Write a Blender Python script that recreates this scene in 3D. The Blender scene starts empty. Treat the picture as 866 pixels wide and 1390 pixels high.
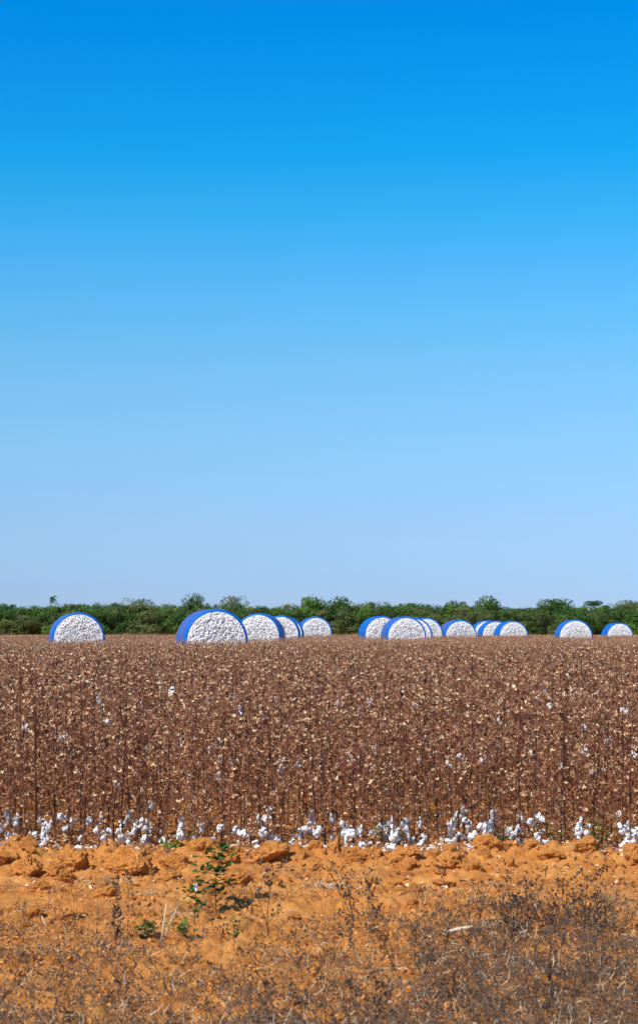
import bpy, math, random
import numpy as np
from mathutils import Vector, Matrix, noise, Euler

R = math.radians
F = 2400.0            # focal length in pixels of the 866 px wide photograph
CH = 1.30             # camera height
PITCH = math.atan((862.5 - 695) / F)
scene = bpy.context.scene
col = scene.collection
rng = random.Random(7)


def px2x(px, d):
    return (px - 433.0) / F * d


def elev(py):
    return PITCH - math.atan((py - 695.0) / F)


def ground_d(py, z=0.0):
    return (CH - z) / math.tan(-elev(py))


# ---------------------------------------------------------------- mesh builder
class MB:
    def __init__(self):
        self.v = []
        self.f = []
        self.m = []

    def face(self, pts, mi=0):
        b = len(self.v)
        self.v.extend([tuple(p) for p in pts])
        self.f.append(tuple(range(b, b + len(pts))))
        self.m.append(mi)

    def tube(self, pts, rad, n=3, mi=0, cap=False):
        b = len(self.v)
        k = len(pts)
        for i, p in enumerate(pts):
            p = Vector(p)
            q = Vector(pts[min(i + 1, k - 1)]) - Vector(pts[max(i - 1, 0)])
            if q.length < 1e-9:
                q = Vector((0, 0, 1))
            q.normalize()
            a = q.cross(Vector((0.31, 0.95, 0.05)))
            if a.length < 1e-4:
                a = q.cross(Vector((1, 0, 0)))
            a.normalize()
            c = q.cross(a)
            r = rad[i] if isinstance(rad, (list, tuple)) else rad
            for j in range(n):
                t = 2 * math.pi * j / n
                self.v.append(tuple(p + a * (r * math.cos(t)) + c * (r * math.sin(t))))
        for i in range(k - 1):
            for j in range(n):
                j2 = (j + 1) % n
                self.f.append((b + i * n + j, b + i * n + j2, b + (i + 1) * n + j2, b + (i + 1) * n + j))
                self.m.append(mi)
        if cap:
            self.f.append(tuple(b + j for j in range(n))[::-1]); self.m.append(mi)
            self.f.append(tuple(b + (k - 1) * n + j for j in range(n))); self.m.append(mi)

    def add(self, verts, faces, mi=0):
        b = len(self.v)
        self.v.extend([tuple(p) for p in verts])
        for f in faces:
            self.f.append(tuple(b + i for i in f)); self.m.append(mi)

    def merge(self, o, M=None, mo=0):
        b = len(self.v)
        if M is None:
            self.v.extend(o.v)
        else:
            self.v.extend([tuple(M @ Vector(p)) for p in o.v])
        for f, m in zip(o.f, o.m):
            self.f.append(tuple(b + i for i in f)); self.m.append(m + mo)

    def mesh(self, name, mats, smooth=False):
        me = bpy.data.meshes.new(name)
        me.from_pydata(self.v, [], self.f)
        for m in mats:
            me.materials.append(m)
        if len(mats) > 1:
            me.polygons.foreach_set('material_index', self.m)
        if smooth:
            me.polygons.foreach_set('use_smooth', [True] * len(me.polygons))
        me.update()
        return me


def link(name, data, parent=None, loc=(0, 0, 0), rot=(0, 0, 0), scl=(1, 1, 1)):
    o = bpy.data.objects.new(name, data)
    col.objects.link(o)
    o.location = loc
    o.rotation_euler = rot
    o.scale = scl
    if parent is not None:
        o.parent = parent
    return o


def tag(o, label=None, cat=None, group=None, kind=None):
    if label: o['label'] = label
    if cat: o['category'] = cat
    if group: o['group'] = group
    if kind: o['kind'] = kind
    return o


def icosphere(sub):
    t = (1 + 5 ** 0.5) / 2
    v = [(-1, t, 0), (1, t, 0), (-1, -t, 0), (1, -t, 0), (0, -1, t), (0, 1, t), (0, -1, -t), (0, 1, -t), (t, 0, -1), (t, 0, 1), (-t, 0, -1), (-t, 0, 1)]
    v = [Vector(p).normalized() for p in v]
    f = [(0, 11, 5), (0, 5, 1), (0, 1, 7), (0, 7, 10), (0, 10, 11), (1, 5, 9), (5, 11, 4), (11, 10, 2), (10, 7, 6), (7, 1, 8), (3, 9, 4), (3, 4, 2), (3, 2, 6), (3, 6, 8), (3, 8, 9), (4, 9, 5), (2, 4, 11), (6, 2, 10), (8, 6, 7), (9, 8, 1)]
    for _ in range(sub):
        cache = {}
        nf = []

        def mid(a, b):
            k = (min(a, b), max(a, b))
            if k not in cache:
                v.append(((v[a] + v[b]) / 2).normalized())
                cache[k] = len(v) - 1
            return cache[k]
        for a, b, c in f:
            ab, bc, ca = mid(a, b), mid(b, c), mid(c, a)
            nf += [(a, ab, ca), (b, bc, ab), (c, ca, bc), (ab, bc, ca)]
        f = nf
    return v, f


ICO = [icosphere(i) for i in range(6)]


def rvec(r):
    while True:
        p = Vector((r.uniform(-1, 1), r.uniform(-1, 1), r.uniform(-1, 1)))
        if 0.05 < p.length < 1:
            return p.normalized()


# ---------------------------------------------------------------- materials
def mat(name, stops, scale=20.0, detail=3.0, rough=0.9, bump=0.0, bscale=60.0, coord='Object', randmix=0.0, spec=0.2, trans=0.0, lo=0.35, hi=0.65, bdist=0.01):
    m = bpy.data.materials.new(name)
    m.use_nodes = True
    nt = m.node_tree
    N = nt.nodes
    L = nt.links
    bs = N['Principled BSDF']
    bs.inputs['Roughness'].default_value = rough
    bs.inputs['Specular IOR Level'].default_value = spec
    tc = N.new('ShaderNodeTexCoord')
    nz = N.new('ShaderNodeTexNoise')
    nz.inputs['Scale'].default_value = scale
    nz.inputs['Detail'].default_value = detail
    oi = N.new('ShaderNodeObjectInfo')
    off = N.new('ShaderNodeVectorMath'); off.operation = 'ADD'
    sc = N.new('ShaderNodeVectorMath'); sc.operation = 'SCALE'
    sc.inputs[0].default_value = (37.0, 17.0, 29.0)
    L.new(oi.outputs['Random'], sc.inputs['Scale'])
    L.new(tc.outputs[coord], off.inputs[0])
    L.new(sc.outputs[0], off.inputs[1])
    L.new(off.outputs[0], nz.inputs['Vector'])
    cr = N.new('ShaderNodeValToRGB')
    e = cr.color_ramp.elements
    n = len(stops)
    while len(e) < n:
        e.new(0.5)
    for i, c in enumerate(stops):
        e[i].position = lo + (hi - lo) * i / max(1, n - 1)
        e[i].color = (*c, 1)
    if randmix > 0:
        mx = N.new('ShaderNodeMath'); mx.operation = 'MULTIPLY_ADD'
        sb = N.new('ShaderNodeMath'); sb.operation = 'SUBTRACT'; sb.inputs[1].default_value = 0.5
        L.new(oi.outputs['Random'], sb.inputs[0])
        L.new(sb.outputs[0], mx.inputs[0])
        mx.inputs[1].default_value = randmix
        L.new(nz.outputs['Fac'], mx.inputs[2])
        L.new(mx.outputs[0], cr.inputs['Fac'])
    else:
        L.new(nz.outputs['Fac'], cr.inputs['Fac'])
    L.new(cr.outputs['Color'], bs.inputs['Base Color'])
    if bump > 0:
        bz = N.new('ShaderNodeTexNoise')
        bz.inputs['Scale'].default_value = bscale
        bz.inputs['Detail'].default_value = 5
        L.new(off.outputs[0], bz.inputs['Vector'])
        b = N.new('ShaderNodeBump')
        b.inputs['Strength'].default_value = bump
        b.inputs['Distance'].default_value = bdist
        L.new(bz.outputs['Fac'], b.inputs['Height'])
        L.new(b.outputs['Normal'], bs.inputs['Normal'])
    if trans > 0:
        tr = N.new('ShaderNodeBsdfTranslucent')
        L.new(cr.outputs['Color'], tr.inputs['Color'])
        ms = N.new('ShaderNodeMixShader')
        ms.inputs['Fac'].default_value = trans
        out = N['Material Output']
        L.new(bs.outputs[0], ms.inputs[1])
        L.new(tr.outputs[0], ms.inputs[2])
        L.new(ms.outputs[0], out.inputs['Surface'])
    return m


M_stem = mat('cotton_stem', [(.065, .024, .015), (.20, .076, .042), (.34, .155, .09)], scale=9, randmix=.25, rough=.8)
M_husk = mat('dry_husk', [(.26, .10, .05), (.52, .26, .13), (.82, .56, .31), (.88, .72, .50)], scale=28, detail=2, lo=.34, hi=.66, trans=.12)
M_leafdry = mat('dry_leaf', [(.12, .05, .035), (.26, .12, .06), (.40, .22, .11)], scale=22, trans=.15)
M_cotton = mat('cotton_fluff', [(.74, .73, .72), (.86, .86, .86)], scale=30, bump=.35, bscale=120, bdist=.006, rough=1, spec=.05)
M_cottonface = mat('bale_cotton', [(.36, .29, .23), (.68, .66, .63), (.84, .83, .82), (.88, .88, .88)], scale=15, detail=4, lo=.33, hi=.50, bump=.9, bscale=15, bdist=.06, rough=1, spec=.05)
M_green = mat('green_leaf', [(.035, .075, .018), (.08, .15, .03), (.14, .21, .05)], scale=14, randmix=.2, trans=.25)
M_bright = mat('bright_leaf', [(.09, .19, .03), (.17, .30, .05)], scale=14, trans=.3)
M_weed = mat('dry_weed', [(.045, .026, .018), (.10, .058, .036), (.19, .12, .075)], scale=16, randmix=.3)
M_seed = mat('weed_seed', [(.040, .026, .020), (.085, .054, .038), (.15, .10, .07)], scale=30, randmix=.25)
M_straw = mat('straw', [(.38, .25, .13), (.60, .45, .27), (.72, .60, .42)], scale=8, randmix=.3)
M_clod = mat('soil_clod', [(.42, .15, .038), (.63, .245, .060), (.74, .34, .10)], scale=9, detail=7, bump=.7, bscale=45, bdist=.012, rough=1, spec=.03)
M_bark = mat('bark', [(.10, .08, .06), (.22, .18, .14)], scale=3)


def leafmat(name, a, b, c):
    return mat(name, [a, b, c], scale=.55, detail=4, randmix=.22, trans=.18, rough=.75, lo=.32, hi=.68)


M_crowns = [leafmat('crown_dark', (.032, .074, .020), (.062, .125, .026), (.105, .190, .034)),
            leafmat('crown_mid', (.050, .110, .022), (.10, .185, .030), (.15, .26, .042)),
            leafmat('crown_olive', (.080, .115, .032), (.125, .160, .045), (.17, .20, .060)),
            leafmat('crown_yellow', (.09, .13, .022), (.15, .20, .03), (.20, .25, .045)),
            leafmat('crown_brown', (.07, .055, .035), (.10, .085, .05), (.13, .115, .065))]


# soil
def soil_material():
    m = bpy.data.materials.new('orange_soil')
    m.use_nodes = True
    N = m.node_tree.nodes
    L = m.node_tree.links
    bs = N['Principled BSDF']
    bs.inputs['Roughness'].default_value = 1
    bs.inputs['Specular IOR Level'].default_value = .04
    tc = N.new('ShaderNodeTexCoord')

    def nz(s, d, r=.5):
        n = N.new('ShaderNodeTexNoise')
        n.inputs['Scale'].default_value = s
        n.inputs['Detail'].default_value = d
        n.inputs['Roughness'].default_value = r
        L.new(tc.outputs['Object'], n.inputs['Vector'])
        return n

    def ramp(src, stops):
        c = N.new('ShaderNodeValToRGB')
        e = c.color_ramp.elements
        while len(e) < len(stops):
            e.new(.5)
        for i, (p, cc) in enumerate(stops):
            e[i].position = p
            e[i].color = (*cc, 1)
        L.new(src, c.inputs['Fac'])
        return c
    n1 = nz(3.5, 8, .6)
    c1 = ramp(n1.outputs['Fac'], [(.30, (.40, .14, .036)), (.46, (.62, .240, .058)), (.68, (.74, .34, .10))])
    # patches of litter-brown soil with organic matter
    n2 = nz(1.6, 5, .6)
    c2 = ramp(n2.outputs['Fac'], [(.54, (0, 0, 0)), (.72, (.6, .6, .6))])
    mx = N.new('ShaderNodeMix'); mx.data_type = 'RGBA'
    L.new(c2.outputs['Color'], mx.inputs['Factor'])
    L.new(c1.outputs['Color'], mx.inputs['A'])
    mx.inputs['B'].default_value = (.46, .22, .09, 1)
    L.new(mx.outputs['Result'], bs.inputs['Base Color'])
    b1 = nz(22, 10, .72)
    bp = N.new('ShaderNodeBump')
    bp.inputs['Strength'].default_value = 1.0
    bp.inputs['Distance'].default_value = .025
    L.new(b1.outputs['Fac'], bp.inputs['Height'])
    L.new(bp.outputs['Normal'], bs.inputs['Normal'])
    return m


M_soil = soil_material()

# ---------------------------------------------------------------- bales: measured in the photograph
# cx px, face top y px, face radius px, turn (deg, + shows its left side), purple, label
BALES = [
    (108.5, 833.8, 33.5, 4.5, .7, 'blue wrapped cotton bale standing alone at the far left of the field'),
    (293.0, 829.9, 40.2, 9, 1., 'largest and nearest blue wrapped cotton bale, with a dusty purple band on its side'),
    (306.0, 835.2, 28.5, 4, 0., 'cotton bale almost wholly hidden behind the largest bale, only a blue sliver showing'),
    (349.5, 834.6, 29.2, -6.5, 1., 'cotton bale just right of the largest bale, its dusty wrap showing on the right'),
    (381.0, 838.0, 24.0, -2, .8, 'cotton bale tucked behind the one right of the largest bale'),
    (387.5, 838.8, 22.3, -2, 0., 'cotton bale rearmost of the overlapping left cluster, a thin crescent of its face showing'),
    (429.0, 838.9, 20.8, 5, .4, 'cotton bale fully visible at the right end of the left cluster'),
    (519.0, 838.8, 23.3, 10, 0., 'cotton bale with broad bright blue left side, leftmost of the middle cluster'),
    (551.5, 839.0, 25.5, 9, .7, 'largest cotton bale of the middle cluster, overlapping its left neighbour'),
    (561.0, 840.3, 23.2, 0, 0., 'cotton bale seen as a thin crescent directly behind the largest middle bale'),
    (578.0, 840.0, 21.2, 2, 0., 'cotton bale half hidden, right of the largest middle bale'),
    (624.4, 843.3, 20.7, 12, 1., 'cotton bale with dusty purple top, right end of the middle cluster'),
    (661.0, 843.8, 17.6, 6, 0., 'small cotton bale mostly hidden, leftmost of the trio right of centre'),
    (672.5, 844.6, 18.2, 9, 0., 'middle cotton bale of the trio right of centre'),
    (696.3, 844.2, 19.0, 10, 0., 'foremost cotton bale of the trio right of centre, face fully visible'),
    (780.6, 842.7, 21.7, 8, .2, 'cotton bale standing alone between the trio and the far right bale'),
    (840.8, 846.9, 17.0, 12, 0., 'smallest lone blue wrapped cotton bale near the right edge of the field'),
]
RF, RO, LEN = 1.10, 1.18, 2.4
bale_pos = []
for (cx, ty, rp, th, pu, lab) in BALES:
    s = rp / RF
    d = F / s
    cz = CH + d * math.tan(elev(ty + rp))
    x = px2x(cx, d)
    ray = math.atan2(x, d)
    bale_pos.append((x, d, cz - RO, ray, th, pu, lab))


def ground_z(x, y):
    """gentle rise of the far field through the feet of the bales"""
    if y < 30:
        return 0.0
    w0 = 0.15
    sw, sz = w0, w0 * 0.06
    for b in bale_pos:
        q = ((x - b[0]) ** 2 + (y - b[1]) ** 2) / (9.0 ** 2)
        if q < 12:
            w = math.exp(-q)
            sw += w
            sz += w * max(-.1, min(.22, b[2]))
    return (sz / sw) * min(1, (y - 30) / 25.0)


# ---------------------------------------------------------------- ground
def fbm(x, y, s, o=4, g=.5, seed=0.0):
    v, a, t = 0, 1, 0
    for _ in range(o):
        v += a * noise.noise(Vector((x * s, y * s, seed)))
        t += a
        a *= g
        s *= 2.1
        seed += 5.3
    return v / t


BERM_Y = 10.25


def near_z(x, y):
    z = 0.0
    if 3.0 < y < 14 and abs(x) < 6:
        e = min(1, (6 - abs(x)) / 1.5) * min(1, (y - 3.0)) * min(1, (14 - y) / 2.0)
        wob = .12 * noise.noise(Vector((x * .8, 3.1, 0)))
        bm = math.exp(-((y - BERM_Y - wob) / .27) ** 2)
        lum = noise.noise(Vector((x * 2.6, y * 2.6, 7)))
        z += e * bm * (.022 + .055 * lum)
        r = fbm(x, y, 3.0, 5, .55, 2.0)
        rough = .05 if y < 10.8 else .025
        z += e * rough * r
        # broken clods: cells of crust at two sizes, the gaps between them cut deep
        k = 1.0 if y < 10.7 else .45
        wx = x + .05 * noise.noise(Vector((x * 6, y * 6, 1))); wy = y + .05 * noise.noise(Vector((x * 6, y * 6, 8)))
        amt = .35 + .65 * max(0, min(1, .5 + 1.6 * noise.noise(Vector((x * 1.1, y * 1.9, 15)))))
        v = noise.voronoi(Vector((wx * 8, wy * 8, 0)))[0]
        z += e * k * (.026 + .018 * bm) * amt * min(1, (v[1] - v[0]) * 2.4) * (.4 + noise.noise(Vector((wx * 4, wy * 4, 33))) + .6)
        v = noise.voronoi(Vector((wx * 19, wy * 19, 5)))[0]
        z += e * k * .026 * amt * min(1, (v[1] - v[0]) * 2.2)
        c = noise.noise(Vector((x * 30, y * 30, 4)))
        z += e * k * .008 * c
        # torn broken crust: sharp creases
        z += e * k * .020 * amt * (1 - 2.2 * abs(noise.noise(Vector((x * 9, y * 12, 61))))) * max(0, .4 + noise.noise(Vector((x * 3, y * 4, 71))))
        z -= e * k * .035 * max(0, noise.noise(Vector((x * 7, y * 9, 81))) - .28)
        # furrow running along the berm on the road side
        z -= e * .05 * math.exp(-((y - 9.45) / .22) ** 2)
        # verge rises a little towards the road
        if y < 8.4:
            z += e * .035 * (8.4 - y)
    return z


def gz(x, y):
    return near_z(x, y) + ground_z(x, y)


def axis(lo, hi, step, far, g=1.16):
    a = list(np.arange(lo, hi + 1e-6, step))
    st = step
    up = hi
    while up < far[1]:
        st *= g
        st = min(st, 60 if up < 600 else 400)
        up += st
        a.append(up)
    st = step
    dn = lo
    pre = []
    while dn > far[0]:
        st *= g
        st = min(st, 60 if dn > -600 else 400)
        dn -= st
        pre.append(dn)
    return pre[::-1] + a


xs = axis(-2.5, 2.5, .016, (-3000, 3000), 1.12)
ys = axis(5.0, 11.2, .021, (-200, 4000), 1.06)
nx, ny = len(xs), len(ys)
gv = []
for y in ys:
    for x in xs:
        gv.append((x, y, gz(x, y)))
gf = []
for j in range(ny - 1):
    for i in range(nx - 1):
        a = j * nx + i
        gf.append((a, a + 1, a + nx + 1, a + nx))
me = bpy.data.meshes.new('ground')
me.from_pydata(gv, [], gf)
me.materials.append(M_soil)
me.polygons.foreach_set('use_smooth', [True] * len(me.polygons))
me.update()
g = link('ground', me)
tag(g, kind='structure')

# ---------------------------------------------------------------- soil clods
def clod_mesh(seed, sub=5, rough=.42):
    r = random.Random(seed)
    V, Fc = ICO[sub]
    off = Vector((r.uniform(0, 50), r.uniform(0, 50), r.uniform(0, 50)))
    planes = [(rvec(r), r.uniform(.62, .9)) for _ in range(9)]
    out = []
    for p in V:
        q = p.copy()
        for n_, dd in planes:
            k = q.dot(n_)
            if k > dd:
                q -= n_ * (k - dd) * .97
        q *= 1 + rough * .8 * noise.noise(p * 1.3 + off) + .2 * noise.noise(p * 3.0 + off) - .16 * max(0, .25 - abs(noise.noise(p * 2.6 + off * 2))) + .10 * noise.noise(p * 7 + off) + .06 * noise.noise(p * 15 + off) + .03 * noise.noise(p * 34 + off)
        out.append(q)
    b = MB()
    b.add(out, Fc)
    return b.mesh('soil_clod', [M_clod], True)


clods = [clod_mesh(100 + i) for i in range(8)]
small_clods = [clod_mesh(200 + i, 3, .5) for i in range(6)]
# px x, px y of its middle, width px, height px, label
BIG = [
    (8, 1164, 44, 26, 'low orange soil clod at the left edge of the berm'),
    (42, 1167, 40, 36, 'rounded orange clod with a smooth face near the left end of the berm'),
    (78, 1172, 26, 20, 'small orange clod right of the rounded clod near the left end'),
    (103, 1163, 46, 40, 'rough crumbling dark clod between two smooth orange clods on the left'),
    (178, 1164, 58, 46, 'biggest angular orange clod of the berm, cotton caught on its left'),
    (240, 1166, 42, 24, 'flat broken clod below the bright green leaves'),
    (272, 1154, 40, 24, 'orange clod with a dark undercut right of the bright green leaves'),
    (362, 1158, 60, 32, 'broad smooth loaf shaped clod in the middle of the berm'),
    (420, 1180, 36, 20, 'low clod just right of and below the loaf shaped clod'),
    (478, 1160, 44, 18, 'long flat slab of soil right of the middle of the berm'),
    (504, 1154, 34, 22, 'knobbly clod with cotton lying behind it, right of the flat slab'),
    (548, 1160, 40, 22, 'clod with a cracked dark right side near the middle of the berm'),
    (612, 1164, 50, 28, 'wide pale orange clod beneath a heavy patch of cotton'),
    (660, 1150, 36, 30, 'dark steep faced clod standing highest on the right half of the berm'),
    (690, 1148, 34, 18, 'flat topped wedge clod leaning on the steep dark clod'),
    (745, 1162, 36, 18, 'low clod right of the wedge clod on the right half of the berm'),
    (790, 1158, 34, 24, 'rounded pair of lumps forming a clod toward the right end of the berm'),
    (822, 1166, 24, 16, 'small pale clod near the right end of the berm'),
    (855, 1158, 30, 30, 'orange clod cut by the right edge of the picture'),
    (230, 1200, 30, 18, 'half buried clod with a dark hole on the bare soil left of centre'),
    (58, 1208, 24, 18, 'lone rounded clod on bare soil below the left berm'),
    (325, 1192, 36, 24, 'dark shaded clod beside the leafy green weed'),
    (690, 1195, 26, 12, 'slim clod on the bare soil right of centre'),
    (600, 1190, 30, 14, 'low crumbly clod on the bare soil below the wide pale clod'),
]
for i, (cx, cy, w, h, lab) in enumerate(BIG):
    z0 = .04 if cy < 1180 else .0
    d = ground_d(cy + h * .30, z0)
    s = F / d
    x = px2x(cx, d)
    rx = w / s / 2 * 1.05
    rz = h / s / 2 * 1.15
    o = link('soil_clod', clods[i % 8], None, (x, d + rx * .4, gz(x, d) + rz * .25), (rng.uniform(-.3, .3), rng.uniform(-.3, .3), rng.uniform(0, 6.28)), (rx, rx, rz))
    tag(o, lab, 'clod', 'big clods along the soil berm')
for i in range(150):
    y = rng.gauss(10.1, .28)
    x = rng.uniform(-2.9, 2.9)
    r_ = rng.choice([.018, .022, .03, .04, .055])
    o = link('soil_clod', small_clods[i % 6], None, (x, y, gz(x, y) + r_ * .25), (rng.uniform(0, 6), rng.uniform(0, 6), rng.uniform(0, 6)), (r_, r_ * .9, r_ * .7))
    tag(o, 'small orange crumb of soil lying on the berm among bigger clods', 'clod', 'small soil crumbs on the berm')
# broken clods half sunk in the bare strip
for i in range(170):
    y = rng.uniform(7.4, 10.0)
    x = rng.uniform(-.2, .2) * y
    if noise.noise(Vector((x * 1.2, y * 1.6, 17))) < rng.uniform(-.35, .2):
        continue
    r_ = rng.choice([.02, .025, .03, .035, .045, .06])
    if rng.random() < .5:
        m_ = clods[i % 8]
    else:
        m_ = small_clods[i % 6]
    o = link('soil_clod', m_, None, (x, y, gz(x, y) + r_ * .1), (rng.uniform(-.5, .5), rng.uniform(-.5, .5), rng.uniform(0, 6)), (r_ * rng.uniform(.9, 1.5), r_, r_ * rng.uniform(.5, .8)))
    tag(o, 'small broken clod half sunk in the bare orange strip below the berm', 'clod', 'broken clods on the bare strip')
# gravelly crumbs nobody could count
b = MB()
rv = random.Random(5)
lowico = ICO[1]
for i in range(12000):
    y = rv.uniform(5.4, 11.3)
    x = rv.uniform(-.27, .27) * y
    if noise.noise(Vector((x * 1.5, y * 1.5, 9))) < rv.uniform(-.5, .3):
        continue
    r_ = rv.choice([.003, .004, .005, .006, .008, .010, .014])
    z = gz(x, y) + r_ * .3
    M = Matrix.Translation((x, y, z)) @ Euler((rv.uniform(0, 6), rv.uniform(0, 6), rv.uniform(0, 6))).to_matrix().to_4x4() @ Matrix.Diagonal((r_ * rv.uniform(.6, 1.6), r_ * rv.uniform(.6, 1.3), r_ * .7, 1))
    b.add([M @ (p * rv.uniform(.55, 1.25)) for p in ICO[0][0]], ICO[0][1])
tag(link('soil_crumbs', b.mesh('soil_crumbs', [M_clod])), 'fine orange crumbs of soil scattered over the bare strip', 'soil', None, 'stuff')


# ---------------------------------------------------------------- cotton plants
def husk(b, p, ax, size, r, mi):
    """a dried open burr: four pointed cupped lobes"""
    ax = ax.normalized()
    u = ax.cross(rvec(r))
    if u.length < .05:
        u = ax.cross(Vector((1, 0, 0)))
    u.normalize()
    w = ax.cross(u)
    n = r.choice([3, 4, 4, 5])
    for k in range(n):
        t = 2 * math.pi * k / n + r.uniform(-.3, .3)
        o = u * math.cos(t) + w * math.sin(t)
        sd = ax.cross(o).normalized()
        L_ = size * r.uniform(.8, 1.2)
        W = size * r.uniform(.24, .42)
        mid = p + o * L_ * .55 + ax * L_ * .30
        tip = p + o * L_ * .95 + ax * L_ * r.uniform(.45, .8)
        b.face([p, mid + sd * W, tip, mid - sd * W], mi)


def scrap(b, p, size, r, mi):
    a = rvec(r); c = a.cross(rvec(r)).normalized(); n_ = a.cross(c)
    w = size * r.uniform(.3, .6)
    b.face([p, p + a * size * .5 + c * w + n_ * size * .15, p + a * size, p + a * size * .5 - c * w + n_ * size * .2], mi)


def plant_meshes(seed, h, lod=0):
    """returns (stem, husks) builders"""
    r = random.Random(seed)
    st, hk = MB(), MB()
    lx, ly = r.gauss(0, .05), r.gauss(0, .05)
    segs = 6 if lod == 0 else 3
    pts = []
    for i in range(segs + 1):
        t = i / segs
        pts.append(Vector((lx * t * t + (r.gauss(0, .007) if i else 0), ly * t * t + (r.gauss(0, .007) if i else 0), h * t - (.03 if i == 0 else 0))))
    r0 = r.uniform(.0042, .0060)
    st.tube(pts, [r0 * (1 - .62 * i / segs) for i in range(segs + 1)], 4 if lod == 0 else 3)

    def at(t):
        k = min(segs - 1, int(t * segs))
        u = t * segs - k
        return pts[k].lerp(pts[k + 1], u)
    nb = r.randint(18, 25) if lod == 0 else 9
    az = r.uniform(0, 6.28)
    for k in range(nb):
        t = .06 + .92 * (k + r.uniform(-.3, .3)) / nb
        t = min(.99, max(.04, t))
        az += 2.4 + r.uniform(-.4, .4)
        L_ = (.05 + .20 * (1 - t) ** .7) * r.uniform(.5, 1.35)
        if k > nb - 3:
            L_ *= .6
        up = r.uniform(.5, 1.3)
        dv = Vector((math.cos(az), math.sin(az), up)).normalized()
        p0 = at(t)
        if lod == 0:
            p1 = p0 + dv * L_ * .5
            p2 = p1 + (dv + Vector((0, 0, r.uniform(-.2, .5))) + rvec(r) * .25).normalized() * L_ * .5
            st.tube([p0, p1, p2], [.0022, .0018, .0011], 3)
            for q in ([p1, p2] if L_ > .08 else [p2]):
                if r.random() < .9:
                    husk(hk, q, (dv + Vector((0, 0, .7)) + rvec(r) * .6), r.uniform(.011, .021), r, 0 if r.random() < .8 else 1)
            if r.random() < .6:
                scrap(hk, p0.lerp(p1, r.random()), r.uniform(.02, .045), r, 1)
            if L_ > .12 and r.random() < .6:
                q = p1 + (rvec(r) * .6 + Vector((0, 0, .8))).normalized() * L_ * .4
                st.tube([p1, q], [.0018, .0012], 3)
                husk(hk, q, rvec(r) + Vector((0, 0, .8)), r.uniform(.009, .016), r, 0)
        else:
            p2 = p0 + dv * L_
            st.tube([p0, p2], [.003, .002], 3)
            for q in (p0.lerp(p2, .5), p2):
                for _ in range(2):
                    scrap(hk, q, r.uniform(.018, .036), r, 0 if r.random() < .75 else 1)
    husk(hk, pts[-1], Vector((0, 0, 1)) + rvec(r) * .4, .018, r, 0)
    return st, hk


def boll_builder(seed, size=.028):
    """a tuft of fluffy open locules"""
    r = random.Random(seed)
    b = MB()
    V, Fc = ICO[2]
    for k in range(r.choice([4, 5, 6, 7])):
        c = rvec(r) * size * r.uniform(.5, 1.15)
        c.z *= 1.1
        off = rvec(r) * 10
        sx = size * r.uniform(.35, .8)
        sz = size * r.uniform(.45, 1.15)
        b.add([Vector((p.x * sx, p.y * sx, p.z * sz)) * (1 + .6 * noise.noise(p * 2.2 + off) + .3 * noise.noise(p * 6 + off)) + c for p in V], Fc)
    return b


BOLLS = [boll_builder(900 + i) for i in range(7)]
STRAND = []
for i in range(3):
    r = random.Random(950 + i)
    b = MB()
    for k in range(r.randint(3, 4)):
        b.merge(BOLLS[(i + k) % 7], Matrix.Translation((r.gauss(0, .008), r.gauss(0, .008), -k * .036)) @ Matrix.Diagonal((.8, .8, 1.0, 1)))
    STRAND.append(b)
BOLL_ME = [b.mesh('cotton_boll', [M_cotton], True) for b in BOLLS]
STRAND_ME = [b.mesh('cotton_strand', [M_cotton], True) for b in STRAND]

NV = 18
NEAR = []
for i in range(NV):
    h = 1.03 + .11 * math.sin(i * 2.1)
    st, hk = plant_meshes(300 + i, h, 0)
    both = MB(); both.merge(st); both.merge(hk, None, 1)
    NEAR.append((st, hk, both.mesh('stalk', [M_stem, M_husk, M_leafdry])))


def leaves(b, base, n, size, r, mi=0, spread=.05, up=.3):
    for _ in range(n):
        p = base + Vector((r.gauss(0, spread), r.gauss(0, spread), abs(r.gauss(0, spread * .7))))
        a = Vector((r.uniform(-1, 1), r.uniform(-1, 1), r.uniform(-.1, up + .3))).normalized()
        c = a.cross(Vector((0, 0, 1)) + rvec(r) * .4).normalized()
        n_ = c.cross(a)
        s = size * r.uniform(.6, 1.2)
        w = s * .38
        m1 = p + a * s * .35
        m2 = p + a * s * .75 - n_ * s * .06
        b.face([p, m1 + c * w + n_ * s * .08, m1, ], mi)
        b.face([p, m1, m1 - c * w + n_ * s * .08], mi)
        b.face([m1, m1 + c * w + n_ * s * .08, m2 + c * w * .7 + n_ * s * .05, p + a * s - n_ * s * .15], mi)
        b.face([m1, p + a * s - n_ * s * .15, m2 - c * w * .7 + n_ * s * .05, m1 - c * w + n_ * s * .08], mi)


SPROUT = []
for i in range(3):
    r = random.Random(40 + i)
    b = MB()
    leaves(b, Vector((0, 0, .05)), 9, .028, r, 0, .018, .5)
    leaves(b, Vector((0, 0, .14)), 6, .022, r, 0, .014, .5)
    SPROUT.append(b.mesh('green_leaves', [M_green]))

# clusters of cotton along the front, measured: px x, count
HEAVY = [4, 20, 55, 62, 76, 128, 150, 160, 172, 187, 204, 240, 247, 262, 272, 292, 316, 348, 352, 382, 395, 404, 412, 424, 455, 462, 500, 508, 520, 532, 548, 556, 566, 590, 598, 606, 622, 632, 642, 652, 676, 686, 700, 712, 722, 735, 748, 785, 792, 838, 848, 858]
ROW0 = 10.95
ROWS = .56
pl = []           # (y, x)
rp_ = random.Random(11)
row = 0
y = ROW0
while y < 46:
    half = .235 * y + 1.5
    x = -half
    while x < half:
        pl.append((x, y + rp_.gauss(0, .07), row))
        x += rp_.uniform(.04, .125)
    row += 1
    y += ROWS
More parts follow.
